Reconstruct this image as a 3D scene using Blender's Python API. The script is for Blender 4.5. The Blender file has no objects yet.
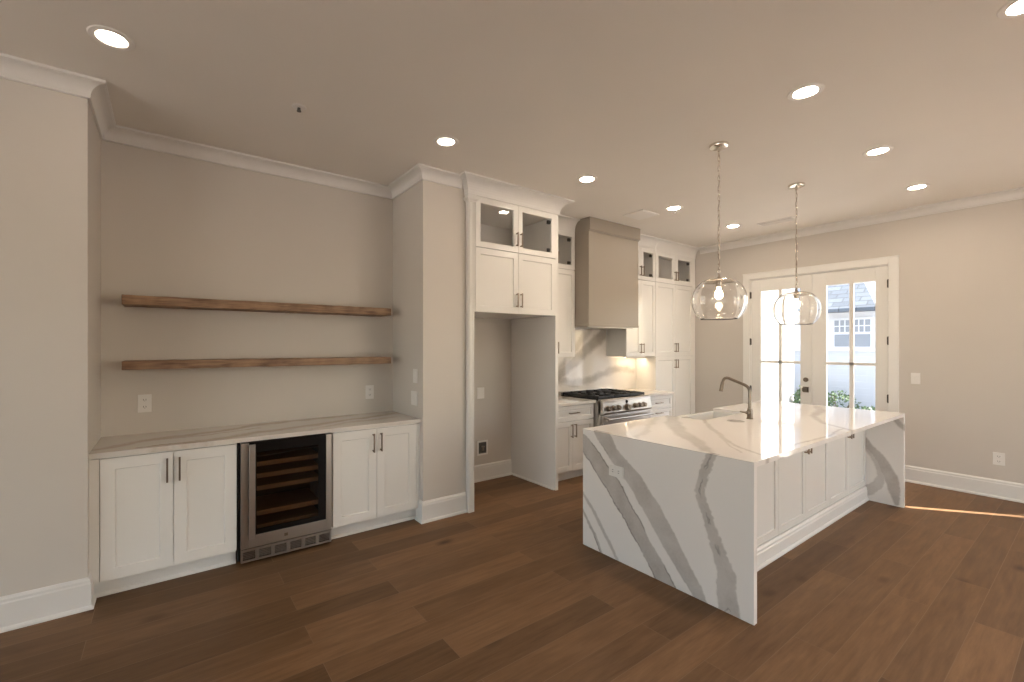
import bpy, bmesh, math, random
import numpy as np
from mathutils import Vector, Matrix

random.seed(7)
S = bpy.context.scene
COL = S.collection
R = math.radians

# ------------------------------------------------------------------ camera
H_EYE = 1.5672
cd = bpy.data.cameras.new('camera')
cam = bpy.data.objects.new('camera', cd)
COL.objects.link(cam)
cam.location = (0, 0, H_EYE)
cam.rotation_euler = (R(90), 0, R(-35.6546))
cd.sensor_width = 36.0
cd.lens = 446.78 / 1024 * 36.0
cd.shift_x = 24.33 / 1024
cd.shift_y = 4.99 / 1024
cd.clip_start = 0.05
S.camera = cam

# ------------------------------------------------------------------ world, sun, exposure
S.view_settings.view_transform = 'Standard'
S.view_settings.look = 'None'
S.view_settings.gamma = 1.0
S.view_settings.use_curve_mapping = False
S.view_settings.exposure = 1.38
w = bpy.data.worlds.new('sky')
S.world = w
w.use_nodes = True
wn = w.node_tree.nodes
sky = wn.new('ShaderNodeTexSky')
sky.sky_type = 'NISHITA'
sky.sun_disc = False
sky.sun_elevation = R(50)
sky.sun_rotation = R(142)
sky.air_density = 1.0
sky.dust_density = 2.0
wn['Background'].inputs[1].default_value = 0.45
hz = wn.new('ShaderNodeVectorMath'); hz.operation = 'MULTIPLY'; hz.inputs[1].default_value = (1.0, 0.94, 0.84)   # light haze
w.node_tree.links.new(sky.outputs[0], hz.inputs[0])
w.node_tree.links.new(hz.outputs[0], wn['Background'].inputs[0])

sd = bpy.data.lights.new('sun', 'SUN')
sun = bpy.data.objects.new('sun', sd)
COL.objects.link(sun)
sd.energy = 10.0
sd.angle = R(0.6)
sd.color = (1.0, 0.95, 0.87)
SUN_EL = R(50)
tow = Vector((0.61 * math.cos(SUN_EL), -0.79 * math.cos(SUN_EL), math.sin(SUN_EL)))
sun.rotation_euler = tow.to_track_quat('Z', 'Y').to_euler()
sun.location = (12, -8, 12)

LAMP_E = 65.0          # recessed lamps, radiance of the lens
LAMP_C = (1.0, 0.84, 0.66)

# ------------------------------------------------------------------ materials
def nt(name):
    m = bpy.data.materials.new(name)
    m.use_nodes = True
    n = m.node_tree.nodes
    return m, n, m.node_tree.links, n['Principled BSDF']

def noise_bump(n, l, b, scale, strength, dist=0.002, detail=3):
    tc = n.new('ShaderNodeTexCoord')
    nz = n.new('ShaderNodeTexNoise'); nz.inputs['Scale'].default_value = scale; nz.inputs['Detail'].default_value = detail
    bp = n.new('ShaderNodeBump'); bp.inputs['Strength'].default_value = strength; bp.inputs['Distance'].default_value = dist
    l.new(tc.outputs['Object'], nz.inputs['Vector']); l.new(nz.outputs['Fac'], bp.inputs['Height'])
    l.new(bp.outputs[0], b.inputs['Normal'])
    return tc, nz

def paint(name, c, rough=0.5, var=0.03, scale=60, bump=0.05, spec=0.5):
    m, n, l, b = nt(name)
    tc, nz = noise_bump(n, l, b, scale, bump)
    nz2 = n.new('ShaderNodeTexNoise'); nz2.inputs['Scale'].default_value = 1.7
    l.new(tc.outputs['Object'], nz2.inputs['Vector'])
    mx = n.new('ShaderNodeMix'); mx.data_type = 'RGBA'
    mx.inputs[6].default_value = (*[x * (1 - var) for x in c], 1)
    mx.inputs[7].default_value = (*[min(1, x * (1 + var)) for x in c], 1)
    l.new(nz2.outputs['Fac'], mx.inputs[0]); l.new(mx.outputs[2], b.inputs['Base Color'])
    b.inputs['Roughness'].default_value = rough
    b.inputs['Specular IOR Level'].default_value = spec
    return m

def metal(name, c, rough=0.3, brushed=None):
    m, n, l, b = nt(name)
    b.inputs['Metallic'].default_value = 1.0
    b.inputs['Base Color'].default_value = (*c, 1)
    tc = n.new('ShaderNodeTexCoord'); mp = n.new('ShaderNodeMapping')
    mp.inputs['Scale'].default_value = brushed or (40, 40, 40)
    nz = n.new('ShaderNodeTexNoise'); nz.inputs['Scale'].default_value = 6; nz.inputs['Detail'].default_value = 3
    mr = n.new('ShaderNodeMapRange'); mr.inputs[3].default_value = rough * .9; mr.inputs[4].default_value = rough * 1.12
    l.new(tc.outputs['Object'], mp.inputs[0]); l.new(mp.outputs[0], nz.inputs['Vector'])
    l.new(nz.outputs['Fac'], mr.inputs[0]); l.new(mr.outputs[0], b.inputs['Roughness'])
    return m

def emitter(name, c, e):
    m = bpy.data.materials.new(name); m.use_nodes = True
    n = m.node_tree.nodes; n.clear()
    o = n.new('ShaderNodeOutputMaterial'); em = n.new('ShaderNodeEmission')
    em.inputs[0].default_value = (*c, 1); em.inputs[1].default_value = e
    m.node_tree.links.new(em.outputs[0], o.inputs[0])
    return m

def thin_glass(name, tint=(1, 1, 1), ior=1.45, rough=0.0, bubbles=False):
    m = bpy.data.materials.new(name); m.use_nodes = True
    n = m.node_tree.nodes; n.clear(); l = m.node_tree.links
    o = n.new('ShaderNodeOutputMaterial'); tr = n.new('ShaderNodeBsdfTransparent'); gl = n.new('ShaderNodeBsdfGlossy')
    fr = n.new('ShaderNodeFresnel'); mx = n.new('ShaderNodeMixShader')
    tr.inputs[0].default_value = (*tint, 1); gl.inputs['Roughness'].default_value = rough
    fr.inputs[0].default_value = ior
    if bubbles:
        tc = n.new('ShaderNodeTexCoord'); vo = n.new('ShaderNodeTexVoronoi'); vo.inputs['Scale'].default_value = 28
        mr = n.new('ShaderNodeMapRange'); mr.inputs[1].default_value = 0.0; mr.inputs[2].default_value = 0.16
        mr.inputs[3].default_value = 1; mr.inputs[4].default_value = 0
        bp = n.new('ShaderNodeBump'); bp.inputs['Strength'].default_value = 0.5; bp.inputs['Distance'].default_value = 0.01
        l.new(tc.outputs['Object'], vo.inputs['Vector']); l.new(vo.outputs['Distance'], mr.inputs[0])
        l.new(mr.outputs[0], bp.inputs['Height']); l.new(bp.outputs[0], gl.inputs['Normal']); l.new(bp.outputs[0], fr.inputs['Normal'])
    ge = n.new('ShaderNodeNewGeometry'); inv = n.new('ShaderNodeMath'); inv.operation = 'SUBTRACT'; inv.inputs[0].default_value = 1.0
    mu = n.new('ShaderNodeMath'); mu.operation = 'MULTIPLY'
    l.new(ge.outputs['Backfacing'], inv.inputs[1]); l.new(inv.outputs[0], mu.inputs[0]); l.new(fr.outputs[0], mu.inputs[1])
    l.new(mu.outputs[0], mx.inputs[0]); l.new(tr.outputs[0], mx.inputs[1]); l.new(gl.outputs[0], mx.inputs[2])
    l.new(mx.outputs[0], o.inputs[0])
    return m

def clear_glass(name):
    m, n, l, b = nt(name)
    b.inputs['Transmission Weight'].default_value = 1.0
    b.inputs['Base Color'].default_value = (1, 1, 1, 1)
    b.inputs['Roughness'].default_value = 0.0
    b.inputs['IOR'].default_value = 1.45
    tc = n.new('ShaderNodeTexCoord'); vo = n.new('ShaderNodeTexVoronoi'); vo.inputs['Scale'].default_value = 26
    mr = n.new('ShaderNodeMapRange'); mr.inputs[1].default_value = 0.0; mr.inputs[2].default_value = 0.12
    mr.inputs[3].default_value = 1; mr.inputs[4].default_value = 0
    bp = n.new('ShaderNodeBump'); bp.inputs['Strength'].default_value = 0.4; bp.inputs['Distance'].default_value = 0.004
    l.new(tc.outputs['Object'], vo.inputs['Vector']); l.new(vo.outputs['Distance'], mr.inputs[0])
    l.new(mr.outputs[0], bp.inputs['Height']); l.new(bp.outputs[0], b.inputs['Normal'])
    return m

def floor_mat():
    m, n, l, b = nt('oak_planks')
    tc = n.new('ShaderNodeTexCoord')
    mp = n.new('ShaderNodeMapping'); mp.inputs['Location'].default_value = (0.35, 0.092, 0)
    l.new(tc.outputs['Object'], mp.inputs[0])
    br = n.new('ShaderNodeTexBrick')
    br.offset = 0.37; br.offset_frequency = 2; br.squash = 1.0
    br.inputs['Color1'].default_value = (0, 0, 0, 1); br.inputs['Color2'].default_value = (1, 1, 1, 1)
    br.inputs['Mortar'].default_value = (0.5, 0.5, 0.5, 1)
    br.inputs['Scale'].default_value = 1.0
    br.inputs['Mortar Size'].default_value = 0.0016
    br.inputs['Mortar Smooth'].default_value = 0.3
    br.inputs['Bias'].default_value = 0.0
    br.inputs['Brick Width'].default_value = 1.55
    br.inputs['Row Height'].default_value = 0.1815
    l.new(mp.outputs[0], br.inputs['Vector'])
    # grain: long streaks along the plank, shifted plank by plank
    sh = n.new('ShaderNodeVectorMath'); sh.operation = 'MULTIPLY_ADD'
    sh.inputs[1].default_value = (7.3, 3.1, 5.0)
    l.new(br.outputs['Color'], sh.inputs[0]); l.new(mp.outputs[0], sh.inputs[2])
    mp2 = n.new('ShaderNodeMapping'); mp2.inputs['Scale'].default_value = (1.1, 15, 1)
    l.new(sh.outputs[0], mp2.inputs[0])
    g = n.new('ShaderNodeTexNoise'); g.inputs['Scale'].default_value = 3.0; g.inputs['Detail'].default_value = 9
    g.inputs['Roughness'].default_value = 0.72; g.inputs['Distortion'].default_value = 0.25
    l.new(mp2.outputs[0], g.inputs['Vector'])
    mp3 = n.new('ShaderNodeMapping'); mp3.inputs['Scale'].default_value = (.8, 4.2, 1)
    l.new(sh.outputs[0], mp3.inputs[0])
    wv = n.new('ShaderNodeTexNoise'); wv.inputs['Scale'].default_value = 2.2; wv.inputs['Detail'].default_value = 4
    wv.inputs['Distortion'].default_value = 1.2
    l.new(mp3.outputs[0], wv.inputs['Vector'])
    # knots
    mp4 = n.new('ShaderNodeMapping'); mp4.inputs['Scale'].default_value = (1.0, 2.0, 1)
    l.new(sh.outputs[0], mp4.inputs[0])
    vo = n.new('ShaderNodeTexVoronoi'); vo.inputs['Scale'].default_value = 1.35
    l.new(mp4.outputs[0], vo.inputs['Vector'])
    kn = n.new('ShaderNodeMapRange'); kn.inputs[1].default_value = 0.025; kn.inputs[2].default_value = 0.13
    kn.inputs[3].default_value = 0.75; kn.inputs[4].default_value = 0.0
    l.new(vo.outputs['Distance'], kn.inputs[0])
    r1 = n.new('ShaderNodeValToRGB')
    r1.color_ramp.elements[0].position = 0.30; r1.color_ramp.elements[0].color = (0.128, 0.066, 0.030, 1)
    r1.color_ramp.elements[1].position = 0.72; r1.color_ramp.elements[1].color = (0.255, 0.145, 0.073, 1)
    mxg = n.new('ShaderNodeMix'); mxg.data_type = 'FLOAT'; mxg.inputs[0].default_value = 0.35
    l.new(g.outputs['Fac'], mxg.inputs[2]); l.new(wv.outputs['Fac'], mxg.inputs[3])
    l.new(mxg.outputs[0], r1.inputs[0])
    tone = n.new('ShaderNodeMapRange'); tone.inputs[3].default_value = 0.72; tone.inputs[4].default_value = 1.22
    l.new(br.outputs['Color'], tone.inputs[0])
    mul = n.new('ShaderNodeVectorMath'); mul.operation = 'SCALE'
    l.new(r1.outputs[0], mul.inputs[0]); l.new(tone.outputs[0], mul.inputs['Scale'])
    dk = n.new('ShaderNodeMix'); dk.data_type = 'RGBA'; dk.inputs[7].default_value = (0.05, 0.022, 0.010, 1)
    l.new(kn.outputs[0], dk.inputs[0]); l.new(mul.outputs[0], dk.inputs[6])
    seam_glint = n.new('ShaderNodeMix'); seam_glint.data_type = 'RGBA'; seam_glint.inputs[7].default_value = (0.27, 0.175, 0.105, 1)  # paler joints: glint off the plank bevels put into the colour
    sm = n.new('ShaderNodeMath'); sm.operation = 'MULTIPLY'; sm.inputs[1].default_value = 0.7
    l.new(br.outputs['Fac'], sm.inputs[0]); l.new(sm.outputs[0], seam_glint.inputs[0]); l.new(dk.outputs[2], seam_glint.inputs[6])
    l.new(seam_glint.outputs[2], b.inputs['Base Color'])
    rr = n.new('ShaderNodeMapRange'); rr.inputs[3].default_value = 0.40; rr.inputs[4].default_value = 0.58
    b.inputs['Specular IOR Level'].default_value = 0.22
    l.new(g.outputs['Fac'], rr.inputs[0]); l.new(rr.outputs[0], b.inputs['Roughness'])
    bp = n.new('ShaderNodeBump'); bp.inputs['Strength'].default_value = 0.06; bp.inputs['Distance'].default_value = 0.001
    l.new(mxg.outputs[0], bp.inputs['Height']); l.new(bp.outputs[0], b.inputs['Normal'])
    return m

def quartz_mat(name, base=(0.92, 0.88, 0.845), vein=(0.50, 0.455, 0.42), edge=(0.22, 0.20, 0.185), rough=0.06):
    m, n, l, b = nt(name)
    a1 = n.new('ShaderNodeAttribute'); a1.attribute_name = 'vein'
    a2 = n.new('ShaderNodeAttribute'); a2.attribute_name = 'vein_edge'
    tc = n.new('ShaderNodeTexCoord')
    nz = n.new('ShaderNodeTexNoise'); nz.inputs['Scale'].default_value = 60; nz.inputs['Detail'].default_value = 5
    l.new(tc.outputs['Object'], nz.inputs['Vector'])
    mr = n.new('ShaderNodeMapRange'); mr.inputs[3].default_value = 0.78; mr.inputs[4].default_value = 1.12
    l.new(nz.outputs['Fac'], mr.inputs[0])
    ml = n.new('ShaderNodeMath'); ml.operation = 'MULTIPLY'; ml.use_clamp = True
    l.new(a1.outputs['Fac'], ml.inputs[0]); l.new(mr.outputs[0], ml.inputs[1])
    x1 = n.new('ShaderNodeMix'); x1.data_type = 'RGBA'
    x1.inputs[6].default_value = (*base, 1); x1.inputs[7].default_value = (*vein, 1)
    l.new(ml.outputs[0], x1.inputs[0])
    x2 = n.new('ShaderNodeMix'); x2.data_type = 'RGBA'; x2.inputs[7].default_value = (*edge, 1)
    l.new(a2.outputs['Fac'], x2.inputs[0]); l.new(x1.outputs[2], x2.inputs[6])
    l.new(x2.outputs[2], b.inputs['Base Color'])
    b.inputs['Roughness'].default_value = rough
    b.inputs['IOR'].default_value = 1.54
    return m

def wood_shelf_mat():
    m, n, l, b = nt('rustic_oak')
    tc = n.new('ShaderNodeTexCoord'); mp = n.new('ShaderNodeMapping'); mp.inputs['Scale'].default_value = (1.5, 14, 22)
    l.new(tc.outputs['Object'], mp.inputs[0])
    nz = n.new('ShaderNodeTexNoise'); nz.inputs['Scale'].default_value = 3; nz.inputs['Detail'].default_value = 7; nz.inputs['Distortion'].default_value = .8
    l.new(mp.outputs[0], nz.inputs['Vector'])
    nz2 = n.new('ShaderNodeTexNoise'); nz2.inputs['Scale'].default_value = 7
    l.new(tc.outputs['Object'], nz2.inputs['Vector'])
    mx = n.new('ShaderNodeMix'); mx.data_type = 'FLOAT'; mx.inputs[0].default_value = 0.45
    l.new(nz.outputs['Fac'], mx.inputs[2]); l.new(nz2.outputs['Fac'], mx.inputs[3])
    r = n.new('ShaderNodeValToRGB')
    r.color_ramp.elements[0].position = 0.33; r.color_ramp.elements[0].color = (0.115, 0.058, 0.030, 1)
    r.color_ramp.elements[1].position = 0.66; r.color_ramp.elements[1].color = (0.42, 0.265, 0.16, 1)
    l.new(mx.outputs[0], r.inputs[0]); l.new(r.outputs[0], b.inputs['Base Color'])
    b.inputs['Roughness'].default_value = 0.6
    bp = n.new('ShaderNodeBump'); bp.inputs['Strength'].default_value = .4; bp.inputs['Distance'].default_value = .003
    l.new(nz.outputs['Fac'], bp.inputs['Height']); l.new(bp.outputs[0], b.inputs['Normal'])
    return m

def siding_mat(name, c, pitch=0.13):
    m, n, l, b = nt(name)
    tc = n.new('ShaderNodeTexCoord'); sp = n.new('ShaderNodeSeparateXYZ')
    l.new(tc.outputs['Object'], sp.inputs[0])
    dv = n.new('ShaderNodeMath'); dv.operation = 'DIVIDE'; dv.inputs[1].default_value = pitch
    fr = n.new('ShaderNodeMath'); fr.operation = 'FRACT'
    l.new(sp.outputs['Z'], dv.inputs[0]); l.new(dv.outputs[0], fr.inputs[0])
    bp = n.new('ShaderNodeBump'); bp.inputs['Strength'].default_value = .8; bp.inputs['Distance'].default_value = .02
    l.new(fr.outputs[0], bp.inputs['Height']); l.new(bp.outputs[0], b.inputs['Normal'])
    b.inputs['Base Color'].default_value = (*c, 1); b.inputs['Roughness'].default_value = .6
    return m

def shingle_mat():
    m, n, l, b = nt('grey_shingles')
    tc = n.new('ShaderNodeTexCoord'); br = n.new('ShaderNodeTexBrick')
    br.inputs['Scale'].default_value = 1; br.inputs['Brick Width'].default_value = .35; br.inputs['Row Height'].default_value = .16
    br.inputs['Mortar Size'].default_value = .012
    br.inputs['Color1'].default_value = (.075, .088, .105, 1); br.inputs['Color2'].default_value = (.12, .138, .16, 1)
    br.inputs['Mortar'].default_value = (.05, .058, .066, 1)
    mp = n.new('ShaderNodeMapping'); mp.inputs['Rotation'].default_value = (0, 0, R(90))
    l.new(tc.outputs['Object'], mp.inputs[0]); l.new(mp.outputs[0], br.inputs['Vector'])
    l.new(br.outputs['Color'], b.inputs['Base Color']); b.inputs['Roughness'].default_value = .9
    return m

M = {}
M['wall'] = paint('greige_wall_paint', (0.64, 0.59, 0.535), .55)
M['ceiling'] = paint('ceiling_paint', (0.82, 0.775, 0.715), .7)
M['trim'] = paint('white_trim_paint', (0.78, 0.755, 0.72), .3, bump=.02)
M['cab'] = paint('white_cabinet_lacquer', (0.82, 0.795, 0.755), .15, var=.01, bump=.015, scale=25)
M['cab_in'] = paint('cabinet_interior', (0.80, 0.77, 0.73), .5)
M['panel'] = paint('greige_panel_paint', (0.78, 0.745, 0.71), .35, bump=.02)
M['hood'] = paint('taupe_hood_paint', (0.335, 0.29, 0.24), .4, bump=.02)
M['door'] = paint('white_door_paint', (0.86, 0.84, 0.80), .28, bump=.01)
M['floor'] = floor_mat()
M['quartz'] = quartz_mat('veined_quartz')
M['quartz_warm'] = quartz_mat('warm_veined_quartz', base=(0.68, 0.63, 0.575), vein=(0.40, 0.32, 0.255), edge=(0.22, 0.16, 0.11), rough=.12)
M['splash'] = quartz_mat('backsplash_quartz', base=(0.78, 0.73, 0.67), vein=(0.37, 0.325, 0.275), edge=(0.3, 0.25, 0.2), rough=.08)
M['oak'] = wood_shelf_mat()
M['steel'] = metal('brushed_steel', (0.50, 0.475, 0.45), .30, (.6, .6, 90))
M['nickel'] = metal('polished_nickel', (0.72, 0.67, 0.60), .12)
M['cap'] = metal('satin_nickel_cap', (0.50, 0.44, 0.38), .25)
M['faucet'] = metal('spot_nickel', (0.27, 0.225, 0.18), .28)
M['bronze'] = metal('dark_bronze_pull', (0.22, 0.17, 0.135), .35)
M['champagne'] = metal('satin_nickel_pull', (0.31, 0.25, 0.20), .3)
M['hinge'] = metal('dark_hinge', (0.10, 0.09, 0.08), .4)
M['black'] = paint('black_enamel', (0.008, 0.007, 0.007), .12, spec=.25, bump=0)
M['iron'] = paint('cast_iron', (0.02, 0.02, 0.022), .5, bump=.3)
M['cooler_in'] = paint('cooler_cavity', (0.035, 0.028, 0.022), .6)
M['cooler_wood'] = paint('cooler_shelf_wood', (0.50, 0.31, 0.18), .5, var=.2)
M['plastic'] = paint('white_plastic', (0.84, 0.81, 0.775), .35, bump=0)
M['slot'] = paint('outlet_slot', (0.10, 0.09, 0.08), .5, bump=0)
M['porcelain'] = paint('sink_fireclay', (0.82, 0.81, 0.78), .1, bump=0)
M['lens'] = emitter('lamp_lens', LAMP_C, LAMP_E)
M['lens_dim'] = emitter('dimmed_lamp_lens', LAMP_C, LAMP_E * .22)      # the bar's two lamps are dimmed
M['bulb'] = emitter('pendant_bulb_glow', (1.0, 0.74, 0.45), 40.0)
M['strip'] = emitter('under_cabinet_glow', (1.0, 0.78, 0.52), 13.0)
M['pane'] = thin_glass('window_pane')
M['tinted'] = thin_glass('smoked_cooler_glass', (0.62, 0.58, 0.54))
M['globe'] = clear_glass('seeded_glass')
M['film'] = thin_glass('clear_film', (.93, .93, .93), 1.5, .1)
M['siding'] = siding_mat('shade_tinted_lap_siding', (.37, .42, .50))  # white siding; the blue of its shade is put into the colour
M['annex'] = paint('annex_render', (.42, .42, .41), .8, bump=.3)
M['stucco'] = paint('white_stucco', (.50, .51, .53), .8, bump=.3)
M['shingle'] = shingle_mat()
M['leaf'] = paint('shrub_leaf', (.06, .11, .045), .6, var=.5, scale=8)
M['stem'] = paint('shrub_stem', (.08, .055, .035), .8)
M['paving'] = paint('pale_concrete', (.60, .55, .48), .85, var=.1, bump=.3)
M['paving_dark'] = paint('grey_paving', (.36, .35, .34), .85, var=.1, bump=.3)  # grey set low to hold down the brightness outside the doors
M['win_dark'] = paint('far_window_glass', (.19, .21, .235), .1)

# ------------------------------------------------------------------ mesh builder
class MB:
    def __init__(s): s.v = []; s.f = []; s.m = []
    def add(s, vs, fs, mi=0):
        o = len(s.v); s.v += [tuple(x) for x in vs]
        s.f += [tuple(i + o for i in f) for f in fs]; s.m += [mi] * len(fs)
        return s
    def box(s, x0, x1, y0, y1, z0, z1, mi=0):
        if x0 > x1: x0, x1 = x1, x0
        if y0 > y1: y0, y1 = y1, y0
        if z0 > z1: z0, z1 = z1, z0
        v = [(x0,y0,z0),(x1,y0,z0),(x1,y1,z0),(x0,y1,z0),(x0,y0,z1),(x1,y0,z1),(x1,y1,z1),(x0,y1,z1)]
        return s.add(v, [(3,2,1,0),(4,5,6,7),(0,1,5,4),(1,2,6,5),(2,3,7,6),(3,0,4,7)], mi)
    def prism(s, poly, axis, a, b, mi=0):
        # poly: list of 2D points in the two other axes (order x,y / x,z / y,z), extruded along axis a..b
        def P(p, t):
            return {'x': (t, p[0], p[1]), 'y': (p[0], t, p[1]), 'z': (p[0], p[1], t)}[axis]
        n = len(poly)
        v = [P(p, a) for p in poly] + [P(p, b) for p in poly]
        f = [tuple(range(n))[::-1], tuple(range(n, 2*n))] + [(i, (i+1) % n, n + (i+1) % n, n + i) for i in range(n)]
        return s.add(v, f, mi)
    def cyl(s, p0, p1, r0, r1=None, n=16, mi=0, caps=True):
        if r1 is None: r1 = r0
        p0 = Vector(p0); p1 = Vector(p1); d = (p1 - p0).normalized()
        a = d.orthogonal().normalized(); b = d.cross(a)
        v = []
        for p, r in ((p0, r0), (p1, r1)):
            for i in range(n):
                t = 2*math.pi*i/n; v.append(p + a*(r*math.cos(t)) + b*(r*math.sin(t)))
        f = [(i, (i+1) % n, n+(i+1) % n, n+i) for i in range(n)]
        if caps: f += [tuple(range(n))[::-1], tuple(range(n, 2*n))]
        return s.add(v, f, mi)
    def tube(s, pts, r, n=12, mi=0):
        pts = [Vector(p) for p in pts]; rs = r if isinstance(r, (list, tuple)) else [r]*len(pts)
        v = []; a = None
        for i, p in enumerate(pts):
            d = (pts[min(i+1, len(pts)-1)] - pts[max(i-1, 0)]).normalized()
            if a is None: a = d.orthogonal().normalized()
            a = (a - d*a.dot(d)).normalized(); b = d.cross(a)
            for k in range(n):
                t = 2*math.pi*k/n; v.append(p + a*(rs[i]*math.cos(t)) + b*(rs[i]*math.sin(t)))
        f = []
        for i in range(len(pts)-1):
            for k in range(n):
                f.append((i*n+k, i*n+(k+1) % n, (i+1)*n+(k+1) % n, (i+1)*n+k))
        f += [tuple(range(n))[::-1], tuple(range((len(pts)-1)*n, len(pts)*n))]
        return s.add(v, f, mi)
    def lathe(s, prof, c, n=32, mi=0, closed=False):
        # prof: (radius, z) pairs round a vertical axis through c
        v = []; f = []
        for r, z in prof:
            for k in range(n):
                t = 2*math.pi*k/n; v.append((c[0]+r*math.cos(t), c[1]+r*math.sin(t), c[2]+z))
        m_ = len(prof)
        for i in range(m_ if closed else m_-1):
            j = (i+1) % m_
            for k in range(n):
                f.append((i*n+k, i*n+(k+1) % n, j*n+(k+1) % n, j*n+k))
        if not closed:
            if prof[0][0] > 1e-6: f.append(tuple(range(n))[::-1])
            if prof[-1][0] > 1e-6: f.append(tuple(range((m_-1)*n, m_*n)))
        return s.add(v, f, mi)
    def torus(s, c, R_, r, ax1, ax2, n=14, k=8, sy=1.0, mi=0):
        c = Vector(c); ax1 = Vector(ax1); ax2 = Vector(ax2); nn = ax1.cross(ax2)
        v = []; f = []
        for i in range(n):
            t = 2*math.pi*i/n; d = ax1*math.cos(t) + ax2*math.sin(t); p = c + ax1*(R_*math.cos(t)) + ax2*(R_*sy*math.sin(t))
            for j in range(k):
                q = 2*math.pi*j/k; v.append(p + d*(r*math.cos(q)) + nn*(r*math.sin(q)))
        for i in range(n):
            for j in range(k):
                f.append((i*k+j, ((i+1) % n)*k+j, ((i+1) % n)*k+(j+1) % k, i*k+(j+1) % k))
        return s.add(v, f, mi)
    def sweep(s, path, prof, side, z0=0.0, mi=0):
        # mitred moulding: path of (x,y), profile of (offset from the wall, z); side=+1 offsets to the left of travel
        P = [Vector((x, y)) for x, y in path]; rows = []
        for i, p in enumerate(P):
            ds = []
            if i > 0: ds.append((P[i]-P[i-1]).normalized())
            if i < len(P)-1: ds.append((P[i+1]-P[i]).normalized())
            ns = [Vector((-d.y, d.x))*side for d in ds]
            if len(ns) == 2:
                m_ = (ns[0]+ns[1]); m_ = m_ / max(1e-6, m_.dot(ns[0]))
            else: m_ = ns[0]
            rows.append([(p.x+m_.x*o, p.y+m_.y*o, z0+z) for o, z in prof])
        n = len(prof); v = [q for r in rows for q in r]; f = []
        for i in range(len(rows)-1):
            for k in range(n):
                j = (k+1) % n
                f.append((i*n+k, i*n+j, (i+1)*n+j, (i+1)*n+k))
        f += [tuple(range(n))[::-1], tuple(range((len(rows)-1)*n, len(rows)*n))]
        return s.add(v, f, mi)
    def shaker(s, x0, x1, z0, z1, yf, fr=.058, rec=.009, th=.02, hole=False):
        # a recessed-panel door facing -Y, its front at yf; hole=True leaves the panel open for glass
        a, b, c, d = x0+fr, x1-fr, z0+fr, z1-fr; e = .004
        o = [(x0,z0),(x1,z0),(x1,z1),(x0,z1)]; i1 = [(a,c),(b,c),(b,d),(a,d)]
        i2 = [(a+e,c+e),(b-e,c+e),(b-e,d-e),(a+e,d-e)]
        v = [(x,yf,z) for x,z in o] + [(x,yf,z) for x,z in i1] + [(x,yf+rec,z) for x,z in i2] + [(x,yf+th,z) for x,z in o]
        f = []
        for k in range(4):
            j = (k+1) % 4
            f += [(k,j,4+j,4+k), (4+k,4+j,8+j,8+k), (k,12+k,12+j,j)]
        if hole:
            v += [(x,yf+th,z) for x,z in i2]
            for k in range(4):
                j = (k+1) % 4
                f += [(8+k,8+j,16+j,16+k), (12+k,16+k,16+j,12+j)]
        else: f += [(8,9,10,11), (15,14,13,12)]
        return s.add(v, f)
    def build(s, name, mat, parent=None, bevel=0, smooth=False, seg=2):
        me = bpy.data.meshes.new(name)
        off = Vector((0, 0, 0)); p = parent
        while p is not None: off = off + p.location; p = p.parent
        me.from_pydata([tuple(Vector(q) - off) for q in s.v], [], s.f)
        mats = mat if isinstance(mat, (list, tuple)) else [mat]
        for q in mats: me.materials.append(q)
        if len(mats) > 1:
            for pl, k in zip(me.polygons, s.m): pl.material_index = k
        bm = bmesh.new(); bm.from_mesh(me)
        bmesh.ops.recalc_face_normals(bm, faces=bm.faces); bm.to_mesh(me); bm.free()
        if smooth:
            for pl in me.polygons: pl.use_smooth = True
        o = bpy.data.objects.new(name, me); COL.objects.link(o)
        if parent: o.parent = parent
        if bevel:
            md = o.modifiers.new('bevel', 'BEVEL'); md.width = bevel; md.segments = seg; md.limit_method = 'ANGLE'; md.angle_limit = R(40)
        if smooth and not bevel:
            md = o.modifiers.new('edges', 'EDGE_SPLIT'); md.split_angle = R(35)
        return o

def tag(o, label=None, cat=None, group=None, kind=None):
    for k, v in (('label', label), ('category', cat), ('group', group), ('kind', kind)):
        if v: o[k] = v
    return o

def thing(name, loc, label, cat, group=None):
    o = bpy.data.objects.new(name, None); COL.objects.link(o); o.location = loc
    o.empty_display_size = .1
    return tag(o, label, cat, group)

def struct(mb, name, mat, parent=None, **k):
    o = mb.build(name, mat, parent, **k)
    if not parent: o['kind'] = 'structure'
    return o

# ------------------------------------------------------------------ veined slabs
_rng = np.random.default_rng(3)
_lat = _rng.random((64, 64))
def vnoise(x, y):
    xi = np.floor(x).astype(int); yi = np.floor(y).astype(int); fx = x-xi; fy = y-yi
    fx = fx*fx*(3-2*fx); fy = fy*fy*(3-2*fy)
    g = lambda a, b: _lat[a % 64, b % 64]
    return (g(xi,yi)*(1-fx)+g(xi+1,yi)*fx)*(1-fy) + (g(xi,yi+1)*(1-fx)+g(xi+1,yi+1)*fx)*fy - .5

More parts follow.
